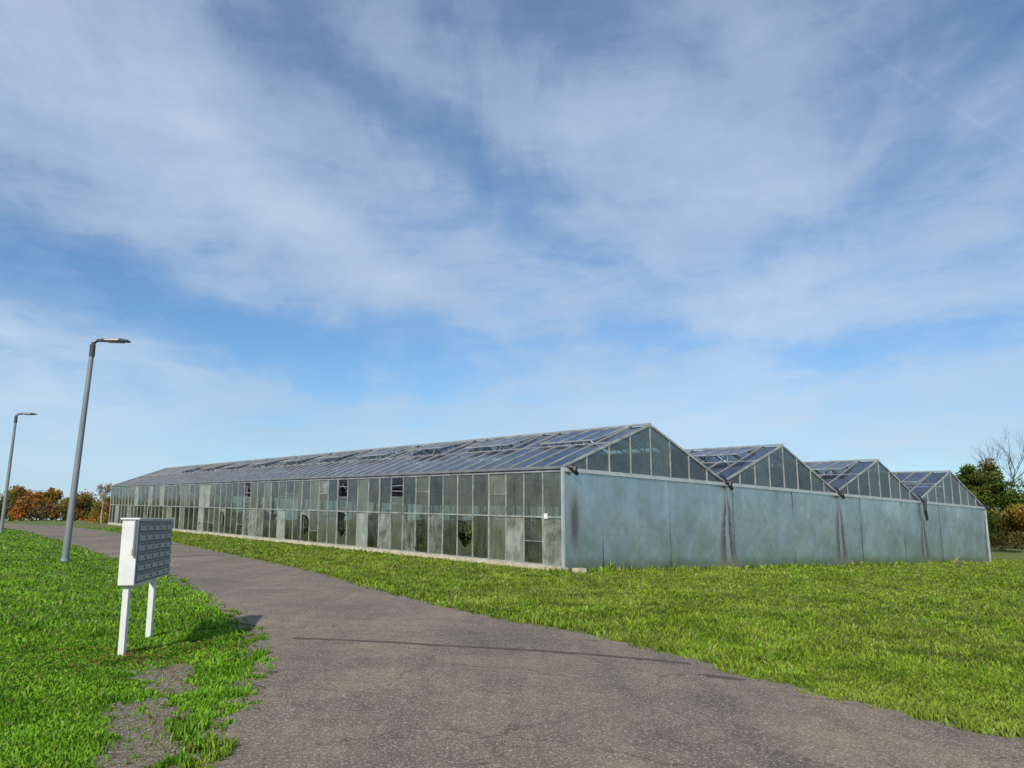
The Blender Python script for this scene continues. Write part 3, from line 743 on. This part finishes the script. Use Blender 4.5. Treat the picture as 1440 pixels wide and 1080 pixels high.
# ---------------------------------------------------------------- light + sky
EL=R(35); Sx,Sy=-.30,-.954
S=Vector((Sx*math.cos(EL),Sy*math.cos(EL),math.sin(EL)))
sl=bpy.data.lights.new('sun','SUN'); sl.energy=4.8; sl.angle=R(.53); sl.color=(1,.92,.79)
so=bpy.data.objects.new('sun',sl); link(so); so.rotation_euler=(-S).to_track_quat('-Z','Y').to_euler(); so.location=(-20,-15,20)
w=bpy.data.worlds.new('World'); scene.world=w; w.use_nodes=True; nt=w.node_tree; nt.nodes.clear()
out=nt.nodes.new('ShaderNodeOutputWorld')
sky=nt.nodes.new('ShaderNodeTexSky'); sky.sky_type='NISHITA'; sky.sun_disc=False; sky.sun_elevation=EL; sky.sun_rotation=math.atan2(Sx,Sy)
sky.air_density=1.0; sky.dust_density=.3; sky.ozone_density=2.5
bg1=nt.nodes.new('ShaderNodeBackground'); bg1.inputs[1].default_value=.112
lk(nt,mixc(nt,1.,sky.outputs[0],(.62,.90,1.10),'MULTIPLY'),bg1.inputs[0])
tc=nt.nodes.new('ShaderNodeTexCoord'); dirv=tc.outputs['Generated']
sp=nt.nodes.new('ShaderNodeSeparateXYZ'); lk(nt,dirv,sp.inputs[0])
azn=math_(nt,'ARCTAN2',sp.outputs[0],sp.outputs[1]); eln=math_(nt,'ARCSINE',sp.outputs[2])
zz=math_(nt,'ADD',math_(nt,'MAXIMUM',sp.outputs[2],0.),.30)
cx=nt.nodes.new('ShaderNodeCombineXYZ'); lk(nt,math_(nt,'DIVIDE',sp.outputs[0],zz),cx.inputs[0]); lk(nt,math_(nt,'DIVIDE',sp.outputs[1],zz),cx.inputs[1])
pl=cx.outputs[0]
def mapn(vec,loc,rot,sc,typ='POINT'): return mapn_(nt,vec,loc,rot,sc,typ)
nA=noise(nt,mapn(pl,(3.1,1.7,0),(0,0,R(35)),(1.,.8,1)),1.3,7,.5,.6)
nB=noise(nt,mapn(pl,(7.1,4.7,0),(0,0,R(60)),(1.6,1.1,1)),2.2,9,.58,1.0)
nC=noise(nt,mapn(pl,(1.1,9.7,0),(0,0,R(-62)),(1.7,1.2,1)),3.2,9,.60,.7)
nD=noise(nt,mapn(dirv,(0,0,0),(0,0,0),(1.3,1.3,8.)),2.4,9,.58,.5)
nE=noise(nt,mapn(dirv,(4,2,1),(R(12),R(14),0),(2.2,2.2,9.)),4.0,9,.60,.9)
ae=nt.nodes.new('ShaderNodeCombineXYZ'); lk(nt,azn,ae.inputs[0]); lk(nt,eln,ae.inputs[1])
wn=nt.nodes.new('ShaderNodeTexNoise'); wn.inputs['Scale'].default_value=4; wn.inputs['Detail'].default_value=8; wn.inputs['Roughness'].default_value=.57; lk(nt,dirv,wn.inputs['Vector'])
vm=nt.nodes.new('ShaderNodeVectorMath'); vm.operation='SUBTRACT'; lk(nt,wn.outputs['Color'],vm.inputs[0]); vm.inputs[1].default_value=(.5,.5,.5)
vs=nt.nodes.new('ShaderNodeVectorMath'); vs.operation='MULTIPLY'; lk(nt,vm.outputs[0],vs.inputs[0]); vs.inputs[1].default_value=(.30,.17,0)
va=nt.nodes.new('ShaderNodeVectorMath'); va.operation='ADD'; lk(nt,ae.outputs[0],va.inputs[0]); lk(nt,vs.outputs[0],va.inputs[1]); aew=va.outputs[0]
# diagonal wisps in the left half (falling to the right), in the right half rising to the right
nF=noise(nt,mapn(aew,(2,3,0),(0,0,R(38)),(2.5,9.,1)),1.6,9,.6,.4)
blobs=[(-.29,.60,.10,.08,0,-.38),(-.10,.48,.15,.045,-.6,-.32),(-.55,.315,.22,.03,0,-.26),(-.42,.25,.30,.042,-.12,-.52),(-.18,.2,.14,.03,-.15,-.25),
 (.165,.215,.2,.022,0,-.26),(.47,.2,.16,.03,0,-.34),(.43,.36,.16,.035,.2,-.25),(.14,.60,.20,.06,-.1,-.28),(.62,.53,.16,.08,.2,-.36),(.06,.38,.1,.04,-.6,-.14),
 (-.5,.46,.28,.10,-.3,.20),(-.22,.34,.24,.045,-.42,.34),(.28,.34,.35,.07,.1,.14),(-.02,.52,.16,.05,-.2,.16),(.0,.11,1.2,.05,0,.12),(.42,.46,.25,.06,.3,.12)]
acc=None
for (a,e,ra,re,rot,amp) in blobs:
    v=mapn(aew,(a,e,0),(0,0,rot),(ra,re,1),'TEXTURE')
    ln=nt.nodes.new('ShaderNodeVectorMath'); ln.operation='LENGTH'; lk(nt,v,ln.inputs[0])
    mr=nt.nodes.new('ShaderNodeMapRange'); mr.interpolation_type='SMOOTHERSTEP'; mr.inputs[1].default_value=0; mr.inputs[2].default_value=1.7; mr.inputs[3].default_value=amp; mr.inputs[4].default_value=0
    lk(nt,ln.outputs['Value'],mr.inputs[0])
    acc=mr.outputs[0] if acc is None else math_(nt,'ADD',acc,mr.outputs[0])
v=mapn(ae.outputs[0],(.52,.47,0),(0,0,-.75),(.2,.0035,1),'TEXTURE')
ln=nt.nodes.new('ShaderNodeVectorMath'); ln.operation='LENGTH'; lk(nt,v,ln.inputs[0])
mr=nt.nodes.new('ShaderNodeMapRange'); mr.interpolation_type='SMOOTHSTEP'; mr.inputs[1].default_value=0; mr.inputs[2].default_value=1.5; mr.inputs[3].default_value=.05; mr.inputs[4].default_value=0
lk(nt,ln.outputs['Value'],mr.inputs[0]); acc=math_(nt,'ADD',acc,mr.outputs[0])
def add(d,n,w): return math_(nt,'ADD',d,math_(nt,'MULTIPLY',math_(nt,'SUBTRACT',n,.5),w))
d=math_(nt,'MULTIPLY',math_(nt,'SUBTRACT',nA,.5),.8)
d=add(d,nB,.65); d=add(d,nC,.42); d=add(d,nF,.45)
lowf=ramp(nt,eln,[(.05,1.),(.5,.25)])
d=math_(nt,'ADD',d,math_(nt,'MULTIPLY',lowf,math_(nt,'ADD',math_(nt,'MULTIPLY',math_(nt,'SUBTRACT',nD,.5),.9),math_(nt,'MULTIPLY',math_(nt,'SUBTRACT',nE,.5),.75))))
d=math_(nt,'ADD',math_(nt,'ADD',d,acc),.54)
dens=ramp(nt,d,[(.0,.06),(.3,.28),(.55,.60),(1.,.95)])
bg2=nt.nodes.new('ShaderNodeBackground'); bg2.inputs[1].default_value=1.
cc=ramp(nt,eln,[(.0,(.53,.69,.84)),(.25,(.52,.645,.82)),(.6,(.46,.56,.75))])
cc=mixc(nt,.5,cc,ramp(nt,nA,[(.35,(.84,.86,.89)),(.65,(1.12,1.1,1.08))]),'MULTIPLY')
lk(nt,cc,bg2.inputs[0])
mx=nt.nodes.new('ShaderNodeMixShader'); lk(nt,dens,mx.inputs[0]); lk(nt,bg1.outputs[0],mx.inputs[1]); lk(nt,bg2.outputs[0],mx.inputs[2]); lk(nt,mx.outputs[0],out.inputs[0])

# ---------------------------------------------------------------- camera
cam=bpy.data.cameras.new('camera'); cam.lens=27.6; cam.sensor_width=36; cam.clip_end=6000
co=bpy.data.objects.new('camera',cam); link(co); co.location=(0,0,1.8); co.rotation_euler=(R(90+9.82),0,0); scene.camera=co
